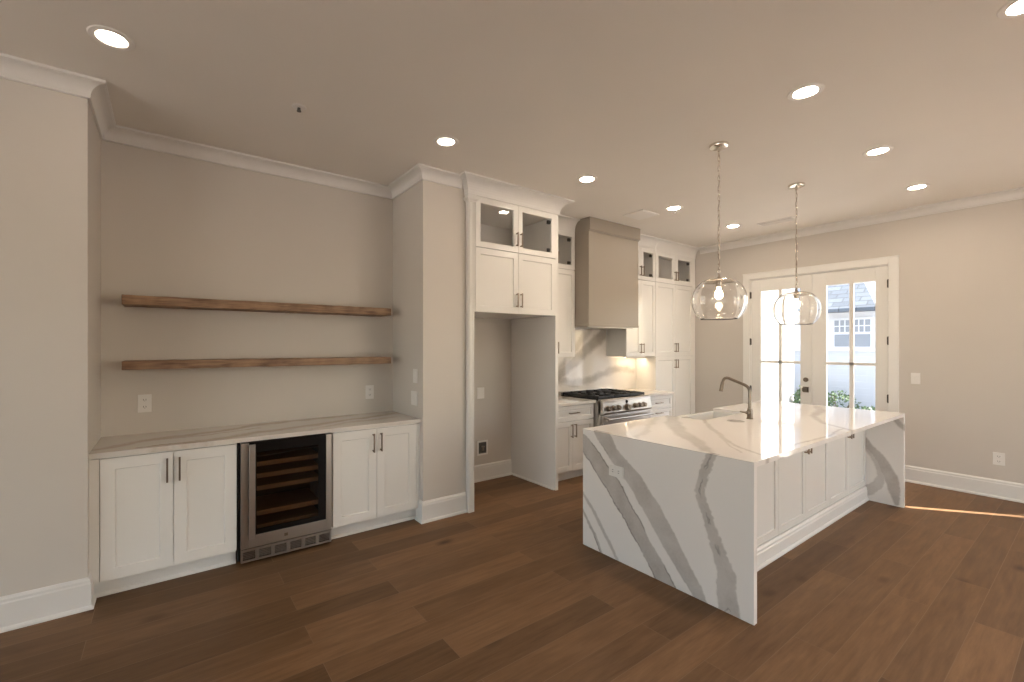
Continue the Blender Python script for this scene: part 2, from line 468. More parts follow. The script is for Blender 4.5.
def veins_at(A, B, veins):
    V = np.zeros_like(A); E = np.zeros_like(A)
    for vn in veins:
        pts = vn['p']; dep = vn.get('d', 1.0); rough = vn.get('r', .008); soft = vn.get('s', .012); ed = vn.get('e', '')
        wa = A + rough*2*vnoise(A*9, B*9) + rough*vnoise(A*60+5, B*60); wb = B + rough*2*vnoise(A*9+31, B*9) + rough*vnoise(A*60+11, B*60+3)
        best = np.full(A.shape, 9.0); sgn = np.zeros_like(A); hwb = np.ones_like(A)
        for (a0,b0,h0),(a1,b1,h1) in zip(pts[:-1], pts[1:]):
            da, db = a1-a0, b1-b0; L2 = da*da+db*db
            t = np.clip(((wa-a0)*da+(wb-b0)*db)/L2, 0, 1)
            ex = wa-a0-t*da; ey = wb-b0-t*db; hw = h0+t*(h1-h0)
            d = np.hypot(ex, ey) - hw; sg = np.sign(da*ey-db*ex)
            m_ = d < best
            best = np.where(m_, d, best); sgn = np.where(m_, sg, sgn); hwb = np.where(m_, hw, hwb)
        V = np.maximum(V, dep*np.clip(.5-best/soft, 0, 1)*(.86+.28*vnoise(A*14+7, B*14)))
        dash = np.clip((vnoise(A*5+vn.get('q', 0), B*5)+.12)*6, 0, 1)
        line = np.clip(1-np.abs(best+.004)/.006, 0, 1)*dash
        if 'L' in ed: E = np.maximum(E, line*(sgn > 0))
        if 'R' in ed: E = np.maximum(E, line*(sgn < 0))
        if 'M' in ed:
            sq = np.abs(best + hwb*(.9+.5*vnoise(B*22, A*3)))
            E = np.maximum(E, .7*np.clip(1-sq/.006, 0, 1)*np.clip((vnoise(A*8, B*30)+.05)*5, 0, 1))
    return np.clip(V, 0, 1), np.clip(E, 0, 1)

def slab(name, mat, parent, axis, a0, a1, b0, b1, c0, c1, step, veins, holes=()):
    """A stone slab: its large faces lie in the two axes other than `axis` (order x,y,z) and run c0..c1 along it."""
    na = max(1, round((a1-a0)/step)); nb = max(1, round((b1-b0)/step))
    ga = np.linspace(a0, a1, na+1); gb = np.linspace(b0, b1, nb+1)
    for hole in holes:
        for q in hole[:2]:
            if a0 < q < a1: ga[np.argmin(abs(ga-q))] = q
        for q in hole[2:]:
            if b0 < q < b1: gb[np.argmin(abs(gb-q))] = q
    A, B = np.meshgrid(ga, gb, indexing='ij')
    V, E = veins_at(A, B, veins)
    N = (na+1)*(nb+1)
    def P(c):
        C = np.full(A.shape, c)
        q = {'x': (C, A, B), 'y': (A, C, B), 'z': (A, B, C)}[axis]
        return np.stack([k.ravel() for k in q], 1)
    v = np.concatenate([P(c0), P(c1)])
    ii, jj = np.meshgrid(np.arange(na), np.arange(nb), indexing='ij')
    keep = np.ones((na, nb), bool)
    for hole in holes:
        ca = (ga[:-1]+ga[1:])/2; cb = (gb[:-1]+gb[1:])/2
        keep &= ~((ca[:, None] > hole[0]) & (ca[:, None] < hole[1]) & (cb[None] > hole[2]) & (cb[None] < hole[3]))
    i = ii[keep]; j = jj[keep]; idx = lambda a, b: a*(nb+1)+b
    q = np.stack([idx(i,j), idx(i+1,j), idx(i+1,j+1), idx(i,j+1)], 1)
    faces = [tuple(r) for r in (q[:, ::-1]).tolist()] + [tuple(r) for r in (q+N).tolist()]
    K = np.pad(keep, 1)
    for a in range(na):
        for b in range(nb):
            if not keep[a, b]: continue
            for (da, db, e0, e1) in ((-1,0,(a,b),(a,b+1)), (1,0,(a+1,b),(a+1,b+1)), (0,-1,(a,b),(a+1,b)), (0,1,(a,b+1),(a+1,b+1))):
                if not K[a+1+da, b+1+db]:
                    p, r = idx(*e0), idx(*e1); faces.append((p, r, r+N, p+N))
    off = Vector((0,0,0)); pp = parent
    while pp is not None: off = off + pp.location; pp = pp.parent
    me = bpy.data.meshes.new(name)
    me.from_pydata((v - np.array(off)).tolist(), [], faces)
    for nm, val in (('vein', V), ('vein_edge', E)):
        at_ = me.attributes.new(nm, 'FLOAT', 'POINT')
        at_.data.foreach_set('value', np.tile(val.ravel(), 2).astype(np.float32))
    me.materials.append(mat)
    bm = bmesh.new(); bm.from_mesh(me)
    loose = [q for q in bm.verts if not q.link_faces]
    bmesh.ops.delete(bm, geom=loose, context='VERTS')
    bmesh.ops.recalc_face_normals(bm, faces=bm.faces); bm.to_mesh(me); bm.free()
    o = bpy.data.objects.new(name, me); COL.objects.link(o)
    if parent: o.parent = parent
    return o

# ================================================================== THE ROOM
ZC = 3.1407                       # ceiling
XL, XW = -6.0, 6.965              # left wall, door wall
YF = -4.2                         # wall behind the camera
P1, P2 = -0.386, 1.8465           # the two piers' inner faces
YP, YN, YK = 3.56, 4.215, 4.275   # pier face, niche back, kitchen back
FX0, FX1 = 2.30, 3.457            # refrigerator cabinet
TW = 0.18                         # thickness of the outer walls

struct(MB().box(XL-.2, XW+TW, YF-.2, 4.5, -.12, 0), 'floor', M['floor'])
struct(MB().box(XL-.2, XW+TW, YF-.2, 4.5, ZC, ZC+.15), 'ceiling', M['ceiling'])
struct(MB().prism([(XL,YP),(P1,YP),(P1,YN),(P2,YN),(P2,YP),(FX0,YP),(FX0,YK),(XW,YK),(XW,4.5),(XL,4.5)], 'z', 0, ZC), 'wall_back', M['wall'])
# left wall
LWINS = [(-3.9, -.7), (-.3, 3.0)]
mb = MB(); y = YF-.2
for a, b in LWINS:
    mb.box(XL-.2, XL, y, a, 0, ZC).box(XL-.2, XL, a, b, 0, .05).box(XL-.2, XL, a, b, 2.95, ZC); y = b
mb.box(XL-.2, XL, y, 4.5, 0, ZC)
struct(mb, 'wall_left', M['wall'])
for i, (a, b) in enumerate(LWINS):
    fm = MB(); x0, x1 = XL-.13, XL-.08
    fm.box(x0, x1, a, b, .05, .12).box(x0, x1, a, b, 2.88, 2.95).box(x0, x1, a, a+.06, .12, 2.88).box(x0, x1, b-.06, b, .12, 2.88).box(x0, x1, (a+b)/2-.02, (a+b)/2+.02, .12, 2.88)
    struct(fm, 'window_%d' % (i+5), M['trim'])

# door wall with the french door opening and a narrow full-height sidelight beyond the frame
DY0, DY1, DZ = 1.533, 3.09, 2.54
SY0, SY1, SZ = -0.56, -0.235, 2.55
mb = MB()
mb.box(XW, XW+TW, DY1, 4.5, 0, ZC).box(XW, XW+TW, DY0, DY1, DZ, ZC).box(XW, XW+TW, SY1, DY0, 0, ZC)
mb.box(XW, XW+TW, SY0, SY1, SZ, ZC).box(XW, XW+TW, SY0, SY1, 0, .02).box(XW, XW+TW, YF-.2, SY0, 0, ZC)
struct(mb, 'wall_right', M['wall'])

# wall behind the camera, with tall windows
WINS = [(3.4, 4.6), (5.0, 6.7)]
mb = MB(); x = XL
for a, b in WINS:
    mb.box(x, a, YF-.2, YF, 0, ZC).box(a, b, YF-.2, YF, 0, .05).box(a, b, YF-.2, YF, 2.95, ZC); x = b
mb.box(x, XW+TW, YF-.2, YF, 0, ZC)
struct(mb, 'wall_front', M['wall'])
for i, (a, b) in enumerate(WINS):
    fm = MB(); y0, y1 = YF-.13, YF-.08
    fm.box(a, b, y0, y1, .05, .12).box(a, b, y0, y1, 2.88, 2.95).box(a, a+.06, y0, y1, .12, 2.88).box(b-.06, b, y0, y1, .12, 2.88)
    fm.box((a+b)/2-.02, (a+b)/2+.02, y0, y1, .12, 2.88)
    struct(fm, 'window_%d' % (i+1), M['trim'])

# --- crown mouldings
def crown_prof(pr, h, top=ZC):
    pts = [(0, top-h), (.014, top-h), (.017, top-h+.006), (.014, top-h+.012), (.016, top-h+.016)]
    for k in range(9):
        t = k/8; a = math.pi/2*t
        pts.append((.016+(pr-.026)*(1-math.cos(a)), top-h+.016+(h-.034)*math.sin(a)))
    pts += [(pr, top-.014), (pr, top), (0, top)]
    return pts
CP = crown_prof(.09, .098)
struct(MB().sweep([(XL, YP), (P1, YP), (P1, YN), (P2, YN), (P2, YP), (FX0-.055, YP)], CP, -1), 'trim_1', M['trim'])
struct(MB().sweep([(XW, YF), (XW, 3.94-.10)], CP, 1), 'trim_2', M['trim'])
# --- baseboards
BP = [(0, 0), (.030, 0), (.030, .012), (.026, .020), (.018, .024), (.018, .150), (.014, .158), (.014, .172), (.006, .185), (0, .187)]
struct(MB().sweep([(XL, YP), (P1, YP), (P1, 3.665)], BP, -1), 'baseboard_left', M['trim'])
struct(MB().sweep([(P2, 3.665), (P2, YP), (FX0-.002, YP)], BP, -1), 'baseboard_back', M['trim'])
struct(MB().sweep([(2.365, YK), (3.413, YK)], BP, -1), 'baseboard_niche', M['trim'])
struct(MB().sweep([(XW, SY1+.1), (XW, DY0-.095)], BP, 1), 'baseboard_right', M['trim'])
struct(MB().sweep([(XW, DY1+.095), (XW, 3.915)], BP, 1), 'baseboard_corner', M['trim'])

# --- french doors
cs = MB()
cs.box(XW-.02, XW, DY0-.09, DY0, 0, DZ+.085).box(XW-.02, XW, DY1, DY1+.09, 0, DZ+.085).box(XW-.02, XW, DY0, DY1, DZ, DZ+.085)
cs.box(XW-.026, XW, DY0-.095, DY1+.095, DZ+.075, DZ+.09)
cs.box(XW, XW+TW, DY0, DY0+.012, 0, DZ).box(XW, XW+TW, DY1-.012, DY1, 0, DZ).box(XW, XW+TW, DY0, DY1, DZ-.012, DZ)
struct(cs, 'trim_3', M['door'], bevel=.003)
def french_door(name, y0, y1, g0, g1, gm, hinge_y, lock=None):
    x0, x1 = XW+.01, XW+.055
    d = MB()
    zb, zt, zm = .28, 2.355, 1.342
    d.box(x0, x1, y0, g0, .01, DZ-.015).box(x0, x1, g1, y1, .01, DZ-.015)
    d.box(x0, x1, g0, g1, .01, zb).box(x0, x1, g0, g1, zt, DZ-.015)
    d.box(x0+.008, x1-.008, gm-.022, gm+.022, zb, zt).box(x0+.008, x1-.008, g0, g1, zm-.018, zm+.018)
    o = struct(d, name, M['door'], bevel=.003)
    g = MB().box(x0+.02, x0+.025, g0-.004, g1+.004, zb-.004, zt+.004)
    g.build('pane', M['pane'], o)
    for z in (.25, .94, 1.63, 2.31):
        MB().cyl((XW-.006, hinge_y, z-.05), (XW-.006, hinge_y, z+.05), .008, n=10).box(XW-.004, XW+.012, hinge_y-.012, hinge_y+.012, z-.045, z+.045).build('hinge', M['hinge'], o)
    if lock is not None:
        b = MB().cyl((x0-.016, lock, 1.115), (x0, lock, 1.115), .03, n=20)
        b.box(x0-.028, x0-.016, lock-.005, lock+.005, 1.095, 1.135).build('deadbolt', M['faucet'], o, bevel=.002)
        b = MB().box(x0-.012, x0, lock-.033, lock+.033, .945, 1.02)
        b.cyl((x0-.05, lock, .985), (x0-.01, lock, .985), .011, n=12).box(x0-.065, x0-.046, lock-.024, lock+.024, .960, 1.008)
        b.build('lever_handle', M['faucet'], o, bevel=.002)
    return o
french_door('door_1', 2.318, DY1-.014, 2.451, 2.945, 2.70, DY1-.006, 2.385)
french_door('door_2', DY0+.014, 2.314, 1.662, 2.157, 1.896, DY0+.006)
# sidelight frame beyond the right edge of the view
sl = MB().box(XW+.12, XW+.15, SY0, SY0+.03, .02, SZ).box(XW+.12, XW+.15, SY1-.02, SY1, .02, SZ).box(XW+.12, XW+.15, SY0, SY1, SZ-.03, SZ)
struct(sl, 'window_4', M['trim'])

# ------------------------------------------------------------------ plates on the walls
def plate_geo(w, h, kind):
    """flat plate in local (u,v) with depth toward the room; returns list of (u0,u1,v0,v1,d0,d1,part)"""
    g = [(-w/2, w/2, -h/2, h/2, 0, .006, 'plate')]
    if kind == 'outlet':
        for s in (-1, 1):
            c = s*h*.2
            g.append((-.017, .017, c-.014, c+.014, .006, .009, 'receptacle'))
            g.append((-.009, -.006, c-.004, c+.008, .009, .0098, 'slot')); g.append((.006, .009, c-.004, c+.008, .009, .0098, 'slot'))
            g.append((-.002, .002, c-.010, c-.006, .009, .0098, 'slot'))
    elif kind == 'outlet_h':
        for s in (-1, 1):
            c = s*w*.2
            g.append((c-.014, c+.014, -.017, .017, .006, .009, 'receptacle'))
            g.append((c-.004, c+.008, -.009, -.006, .009, .0098, 'slot')); g.append((c-.004, c+.008, .006, .009, .009, .0098, 'slot'))
    elif kind == 'switch':
        g.append((-.017, .017, -.034, .034, .006, .009, 'rocker'))
        g.append((-.013, .013, .0, .030, .009, .012, 'rocker'))
    elif kind == 'box':
        g = [(-w/2, w/2, h/2-.02, h/2, 0, .008, 'plate'), (-w/2, w/2, -h/2, -h/2+.02, 0, .008, 'plate'),
             (-w/2, -w/2+.02, -h/2+.02, h/2-.02, 0, .008, 'plate'), (w/2-.02, w/2, -h/2+.02, h/2-.02, 0, .008, 'plate'),
             (-w/2+.018, w/2-.018, -h/2+.018, h/2-.018, .0005, .002, 'slot'),
             (-.012, .012, -.03, .022, .002, .022, 'valve'), (-.022, .022, .008, .02, .012, .024, 'valve')]
    return g
def plate(name, c, facing, w, h, kind, label, cat, group=None):
    r = thing(name, c, label, cat, group)
    mats = {'plate': M['plastic'], 'receptacle': M['plastic'], 'rocker': M['plastic'], 'slot': M['slot'], 'valve': M['champagne']}
    merged = {}; host = r
    for u0, u1, v0, v1, d0, d1, pn in plate_geo(w, h, kind):
        sep = pn in ('receptacle', 'slot')
        b = MB() if sep else merged.setdefault(pn, MB())
        if facing == '-y': b.box(c[0]+u0, c[0]+u1, c[1]-d1, c[1]-d0, c[2]+v0, c[2]+v1)
        else: b.box(c[0]-d1, c[0]-d0, c[1]+u0, c[1]+u1, c[2]+v0, c[2]+v1)
        if pn == 'receptacle': host = b.build(pn, mats[pn], r)
        elif pn == 'slot': b.build(pn, mats[pn], host)
    for pn in merged: merged[pn].build(pn, mats[pn], r, bevel=.0015 if pn in ('plate', 'rocker') else 0)
G_OUT = 'white duplex outlets'
plate('wall_outlet', (-.136, YN, 1.138), '-y', .083, .132, 'outlet', 'white outlet plate below the left end of the lower wooden shelf', 'outlet', G_OUT)
plate('wall_outlet', (1.605, YN, 1.118), '-y', .083, .132, 'outlet', 'white outlet plate below the right end of the lower wooden shelf', 'outlet', G_OUT)
plate('light_switch', (P2, 3.705, 1.293), '-x', .083, .128, 'switch', 'white switch plate on side of the wall pier, upper of two', 'switch', 'switch plates on the pier')
plate('light_switch', (P2, 3.725, 1.088), '-x', .125, .128, 'switch', 'white switch plate on side of pier just above the bar counter', 'switch', 'switch plates on the pier')
plate('wall_plate', (2.965, YK, 1.02), '-y', .10, .13, 'blank', 'plain blank white plate halfway up the wall inside empty refrigerator alcove', 'wall plate')
plate('water_box', (2.99, YK, .38), '-y', .15, .17, 'box', 'small water supply box with valve low inside empty refrigerator alcove', 'valve box')
plate('light_switch', (XW, 1.30, 1.195), '-x', .08, .128, 'switch', 'white switch plate on wall right of the french doors', 'switch')
plate('wall_outlet', (XW, .67, .404), '-x', .083, .128, 'outlet', 'white outlet plate low on right wall above the baseboard', 'outlet', G_OUT)
IX0, IX1, IY0, IY1, ZT = 2.6733, 5.8282, 1.1646, 2.433, .9137
plate('island_outlet', (IX0, 2.108, .650), '-x', .130, .083, 'outlet_h', 'sideways white outlet plate on veined end of the island', 'outlet', G_OUT)

# ------------------------------------------------------------------ cabinet pieces
def pull_v(x, z0, z1, yf, parent, mat, dep=.032, r=.0055):
    b = MB().box(x-r, x+r, yf-dep-r, yf-dep+r, z0, z1)
    for z in (z0+.012, z1-.012): b.box(x-r*.9, x+r*.9, yf-dep, yf, z-r, z+r)
    return b.build('handle', mat, parent, bevel=.0015)
def pull_h(x0, x1, z, yf, parent, mat, dep=.032, r=.0055):
    b = MB().box(x0, x1, yf-dep-r, yf-dep+r, z-r, z+r)
    for x in (x0+.012, x1-.012): b.box(x-r, x+r, yf-dep, yf, z-r*.9, z+r*.9)
    return b.build('handle', mat, parent, bevel=.0015)
def door_part(root, x0, x1, z0, z1, yf, hx=None, hz=None, hm=None, fr=.058, name='door'):
    o = MB().shaker(x0+.0015, x1-.0015, z0+.0015, z1-.0015, yf, fr).build(name, M['cab'], root, bevel=.0012)
    if hx is not None: pull_v(hx, hz[0], hz[1], yf, o, hm)
    return o
def glass_door(root, x0, x1, z0, z1, yf, hx=None, hz=None, hm=None, fr=.055, hinge=None):
    o = MB().shaker(x0+.0015, x1-.0015, z0+.0015, z1-.0015, yf, fr, hole=True).build('glass_door', M['cab'], root, bevel=.0012)
    MB().box(x0+fr-.004, x1-fr+.004, yf+.011, yf+.015, z0+fr-.004, z1-fr+.004).build('pane', M['pane'], o)
    if hx is not None: pull_v(hx, hz[0], hz[1], yf, o, hm)
    if hinge:
        for z in (z0+fr+.035, z1-fr-.035):
            MB().box(hinge-.018, hinge+.018, yf+.018, yf+.045, z-.018, z+.018).cyl((hinge, yf+.012, z), (hinge, yf+.02, z), .016, n=12).build('hinge', M['hinge'], o)
    return o
def carcass(b, x0, x1, y0, y1, z0, z1, t=.018, shelf=None):
    """open-fronted box"""
    b.box(x0, x0+t, y0, y1, z0, z1).box(x1-t, x1, y0, y1, z0, z1)
    b.box(x0+t, x1-t, y0, y1, z0, z0+t).box(x0+t, x1-t, y0, y1, z1-t, z1).box(x0+t, x1-t, y1-t, y1, z0+t, z1-t)
    return b

# ------------------------------------------------------------------ dry bar: base cabinets, wine cooler, counter, shelves
YB = 3.612
def bar_cabinet(x0, x1, d0, dm, d1, label):
    r = thing('base_cabinet', ((x0+x1)/2, 3.9, 0), label, 'cabinet', 'bar base cabinets')
    b = MB().box(x0, x1, YB+.022, YN-.001, .115, .881)
    b.build('body', M['cab'], r)
    MB().box(x0, x1, 3.69, 3.71, .0, .115).sweep([(x0, 3.69), (x1, 3.69)], [(0,0),(.014,0),(.014,.008),(.008,.018),(0,.022)], -1).build('toe_kick', M['trim'], r)
    door_part(r, d0, dm, .115, .872, YB, dm-.034, (.677, .835), M['bronze'], fr=.07)
    door_part(r, dm, d1, .115, .872, YB, dm+.033, (.679, .835), M['bronze'], fr=.07)
    if x0 < d0-.01: MB().box(x0, d0-.002, YB+.004, YB+.022, .115, .872).build('filler', M['cab'], r)
    if x1 > d1+.01: MB().box(d1+.002, x1, YB+.004, YB+.022, .115, .872).build('filler', M['cab'], r)
    return r
bar_cabinet(P1+.001, .403, -.336, .034, .401, 'white two-door base cabinet left of the wine cooler')
bar_cabinet(1.070, P2-.001, 1.072, 1.439, 1.808, 'white two-door base cabinet right of the wine cooler')

def wine_cooler():
    r = thing('wine_cooler', (.74, 3.9, 0), 'stainless undercounter wine cooler with dark glass door and wooden racks', 'wine cooler')
    x0, x1 = .425, 1.057; yf = 3.592
    b = MB(); t = .03
    b.box(x0-.014, x0+t, yf+.055, 4.17, .02, .874).box(x1-t, x1+.004, yf+.055, 4.17, .02, .874).box(x0+t, x1-t, yf+.055, 4.17, .844, .874)
    b.box(x0+t, x1-t, yf+.055, 4.17, .02, .12).box(x0+t, x1-t, 4.13, 4.17, .12, .844)
    b.build('body', M['cooler_in'], r)
    d = MB()
    d.box(x0, x0+.050, yf, yf+.045, .118, .872).box(x1-.042, x1, yf, yf+.045, .118, .872).box(x0+.05, x1-.042, yf, yf+.045, .118, .205)
    do = d.build('door_frame', M['steel'], r, bevel=.002)
    MB().box(x0+.05, x1-.042, yf+.004, yf+.040, .80, .872).box(x1-.10, x1-.042, yf+.005, yf+.012, .205, .80).box(x0+.05, x0+.10, yf+.005, yf+.012, .205, .80).box(x0+.1, x1-.1, yf+.005, yf+.012, .205, .245).build('glass_border', M['black'], do)
    MB().box(x0+.10, x1-.10, yf+.005, yf+.010, .245, .80).build('pane', M['tinted'], do)
    hb = MB().box(x0+.046, x0+.086, yf-.048, yf-.032, .20, .866)
    for z in (.235, .83): hb.box(x0+.053, x0+.078, yf-.034, yf, z-.012, z+.012)
    hb.build('handle', M['steel'], do, bevel=.003)
    MB().box(.71, .735, yf-.0012, yf, .150, .172).build('badge', M['faucet'], do)
    g = MB(); g.box(x0, x1, yf+.006, yf+.03, .02, .036).box(x0, x1, yf+.006, yf+.03, .098, .112)
    xs = [x0 + (x1-x0)*k/6 for k in range(7)]
    for x in xs: g.box(max(x0, x-.012), min(x1, x+.012), yf+.006, yf+.03, .036, .098)
    for k in range(5):
        z = .044 + .0115*k
        g.box(x0, x1, yf+.012, yf+.026, z, z+.005)
    g.box(x0, x1, yf+.028, yf+.032, .036, .098, 1)
    g.build('grille', [M['steel'], M['black']], r)
    for z in (.695, .607, .516, .331, .228):
        MB().box(x0+.05, x1-.05, yf+.075, yf+.095, z-.017, z+.017).box(x0+.05, x1-.05, yf+.095, 4.10, z-.012, z-.006).build('rack', M['cooler_wood'], r, bevel=.002)
    wr = MB()
    wr.tube([(x0+.06, yf+.09, .752), (x0+.25, yf+.09, .752), (x0+.42, yf+.09, .766), (x1-.06, yf+.09, .766)], .004, 8)
    wr.tube([(x0+.06, yf+.25, .752), (x1-.06, yf+.25, .752)], .004, 8)
    wr.build('wire_rack', M['steel'], r)
wine_cooler()

bar_v = [dict(p=[(-.36,3.72,.03),(-.152,3.86,.04),(.077,3.94,.05),(.33,3.985,.045),(.645,4.12,.05),(1.053,4.17,.04),(1.448,4.20,.03)], d=.8, s=.06, r=.03),
         dict(p=[(-.05,3.60,.02),(.174,3.66,.035),(.425,3.71,.045),(.713,3.79,.04),(1.04,3.858,.045),(1.56,4.00,.035),(1.846,4.08,.03)], d=.75, s=.06, r=.03),
         dict(p=[(-.306,3.80,.012),(-.041,3.88,.018),(.25,3.86,.015),(.6,3.95,.01)], d=.8, s=.02, r=.02),
         dict(p=[(.9,3.66,.015),(1.3,3.80,.025),(1.7,3.85,.02)], d=.55, s=.05, r=.03),
         dict(p=[(-.15,3.64,.012),(-.02,3.66,.016),(.15,3.62,.012),(.36,3.625,.006)], d=.9, s=.012, r=.012, e='L')]
cs_ = slab('bar_countertop', M['quartz_warm'], None, 'z', P1+.001, P2-.001, 3.595, YN-.001, .8825, ZT, .009, bar_v)
tag(cs_, 'veined cream stone countertop over the white bar cabinets and wine cooler', 'countertop')

for z0, z1, lab in ((1.856, 1.922, 'rustic brown wooden floating shelf, the upper of the two above the bar'), (1.402, 1.462, 'rustic brown wooden floating shelf, the lower of the two above the bar')):
    b = MB(); n = 40; x0, x1, y0, y1 = -.255, 1.722, 3.96, YN-.0005
    v = []; f = []
    for i in range(n+1):
        x = x0+(x1-x0)*i/n; jy = random.uniform(0, .004); jz = random.uniform(-.0015, .0015); j2 = random.uniform(-.0015, .0015)
        v += [(x, y0+jy, z0+jz), (x, y1, z0+jz), (x, y1, z1+j2), (x, y0+jy*.6, z1+j2)]
    for i in range(n):
        for k in range(4): f.append((i*4+k, i*4+(k+1) % 4, (i+1)*4+(k+1) % 4, (i+1)*4+k))
    f += [(3,2,1,0), (n*4, n*4+1, n*4+2, n*4+3)]
    o = b.add(v, f).build('floating_shelf', M['oak'], None, bevel=.003)
    tag(o, lab, 'shelf', 'floating oak shelves')

# ------------------------------------------------------------------ refrigerator cabinet
def crown_part(root, path, side, pr=.10, h=.16, name='crown'):
    MB().sweep(path, crown_prof(pr, h), side).build(name, M['trim'], root)
r = thing('refrigerator_cabinet', (2.88, 3.9, 0), 'tall white cabinet surround with glass-topped doors above an empty refrigerator alcove', 'cabinet')
yf = 3.502
MB().box(FX0+.002, 2.362, 3.522, YK-.001, .0, 3.0).build('side_panel', M['panel'], r)
pp = MB().box(FX0-.004, 2.360, 3.506, 3.530, 0, 3.0)
pp.box(FX0+.004, FX0+.012, 3.499, 3.507, .03, 2.92).box(2.343, 2.351, 3.499, 3.507, .03, 2.92)
pp.build('pilaster', M['cab'], r, bevel=.001)
cp = MB().sweep([(FX0-.004, 3.555), (FX0-.004, 3.506), (2.366, 3.506), (2.366, 3.522)], [(0,2.925),(.008,2.925),(.010,2.935),(.030,2.950),(.030,2.962),(.012,2.968),(.014,2.990),(0,2.990)], -1)
cp.build('capital', M['cab'], r)
MB().box(3.420, FX1, 3.524, YK-.001, 0, 1.90).build('side_panel', M['panel'], r)
MB().box(3.418, FX1+.001, 3.504, 3.524, 0, 1.90).build('stile', M['cab'], r, bevel=.0015)
MB().sweep([(3.420, YK-.02), (3.420, 3.524)], [(0,0),(.014,0),(.014,.008),(.008,.016),(0,.020)], -1).build('shoe_moulding', M['trim'], r)
b = carcass(MB(), 2.363, FX1, 3.524, YK-.001, 2.51, 3.0)
b.build('display_box', M['cab_in'], r)
MB().box(2.363, FX1, 3.524, YK-.001, 1.893, 2.51).build('body', M['cab'], r)
MB().box(FX1-.001, FX1+.002, 3.524, YK-.001, 1.893, 3.0).box(3.42, FX1+.002, 3.504, 3.524, 1.893, 3.0).build('end_panel', M['cab'], r)
MB().box(2.363, 2.372, 3.506, 3.524, 1.893, 3.0).build('stile', M['cab'], r)
door_part(r, 2.372, 2.895, 1.893, 2.507, yf, 2.895-.028, (1.955, 2.100), M['champagne'])
door_part(r, 2.895, 3.420, 1.893, 2.507, yf, 2.895+.028, (1.955, 2.100), M['champagne'])
glass_door(r, 2.372, 2.895, 2.511, 2.992, yf, 2.895-.028, (2.57, 2.712), M['champagne'])
glass_door(r, 2.895, 3.420, 2.511, 2.992, yf, 2.895+.028, (2.57, 2.712), M['champagne'], hinge=3.345)
crown_part(r, [(FX0-.004, 3.56), (FX0-.004, 3.506), (FX1+.002, 3.506), (FX1+.002, 3.80)], -1, .125, .15)

# ------------------------------------------------------------------ range wall
UY = 3.92
def upper_cabinet(x0, x1, dx, z0, label, hinge, side_x=None):
    r = thing('upper_cabinet', ((x0+x1)/2, 4.1, z0), label, 'cabinet', 'upper wall cabinets')
    MB().box(x0, x1, UY+.021, YK-.001, z0, 2.515).build('body', M['cab'], r)
    carcass(MB(), x0, x1, UY+.021, YK-.001, 2.515, 3.0).build('display_box', M['cab_in'], r)
    MB().box(x0-.001, x0+.001, UY+.021, YK-.001, z0, 3.0).build('end_panel', M['cab'], r)
    MB().box(x1-.001, x1+.001, UY+.021, YK-.001, z0, 3.0).build('end_panel', M['cab'], r)
    hs = (dx-.03, dx+.03)
    door_part(r, x0, dx, z0, 2.513, UY, hs[0], (z0+.045, z0+.185), M['champagne'])
    door_part(r, dx, x1, z0, 2.513, UY, hs[1], (z0+.045, z0+.185), M['champagne'])
    glass_door(r, x0, dx, 2.517, 2.985, UY, hs[0], (2.57, 2.712), M['champagne'])
    glass_door(r, dx, x1, 2.517, 2.985, UY, hs[1], (2.57, 2.712), M['champagne'], hinge=x1-.075)
    crown_part(r, [(x0, UY+.018), (x1, UY+.018)], -1, .105, .165)
    return r
upper_cabinet(FX1+.006, 4.161, 3.815, 1.43, 'white glass-topped wall cabinet between refrigerator surround and range hood', True)
upper_cabinet(5.183, 5.866, 5.516, 1.418, 'white glass-topped wall cabinet right of the range hood', True)

r = thing('pantry_cabinet', (6.4, 4.1, 0), 'tall white pantry cabinet with glass top doors in the corner by french doors', 'cabinet')
px0, pxm, px1 = 5.872, 6.385, 6.875
MB().box(px0, px1+.085, UY+.021, YK-.001, .11, 2.515).box(px1+.002, px1+.085, UY+.006, UY+.021, .11, 3.0).build('body', M['cab'], r)
MB().box(px0, px1+.085, UY+.075, YK-.002, 0, .11).build('toe_kick', M['trim'], r)
carcass(MB(), px0, px1+.085, UY+.021, YK-.001, 2.515, 3.0).build('display_box', M['cab_in'], r)
for a, b_, hx in ((px0, pxm, pxm-.03), (pxm, px1, pxm+.03)):
    door_part(r, a, b_, .115, 1.412, UY, hx, (1.227, 1.362), M['champagne'], fr=.06)
    door_part(r, a, b_, 1.418, 2.513, UY, hx, (1.474, 1.612), M['champagne'], fr=.06)
    glass_door(r, a, b_, 2.517, 2.985, UY, hx, (2.57, 2.712), M['champagne'], fr=.07, hinge=px1-.09 if b_ == px1 else None)
crown_part(r, [(px0, UY+.018), (XW-.001, UY+.018)], -1, .105, .165)

# hood
r = thing('range_hood', (4.66, 4.0, 1.81), 'tall taupe box range hood rising to the ceiling above the range', 'range hood')
HX0, HX1, HY = 4.168, 5.146, 3.70
b = MB()
b.box(HX0, HX1, HY, YK-.011, 1.825, 2.985)
b.build('body', M['hood'], r, bevel=.004)
MB().box(HX0-.003, HX1+.003, HY-.006, YK-.011, 1.812, 1.838).build('lower_band', M['hood'], r, bevel=.003)
MB().box(HX0-.004, HX1+.018, HY-.022, YK-.011, 2.985, ZC-.0005).box(HX0-.003, HX1+.010, HY-.012, YK-.011, 2.972, 2.986).build('top_band', M['hood'], r, bevel=.004)
MB().box(HX0+.05, HX1-.05, HY+.05, YK-.08, 1.800, 1.8125).build('filter', M['steel'], r)

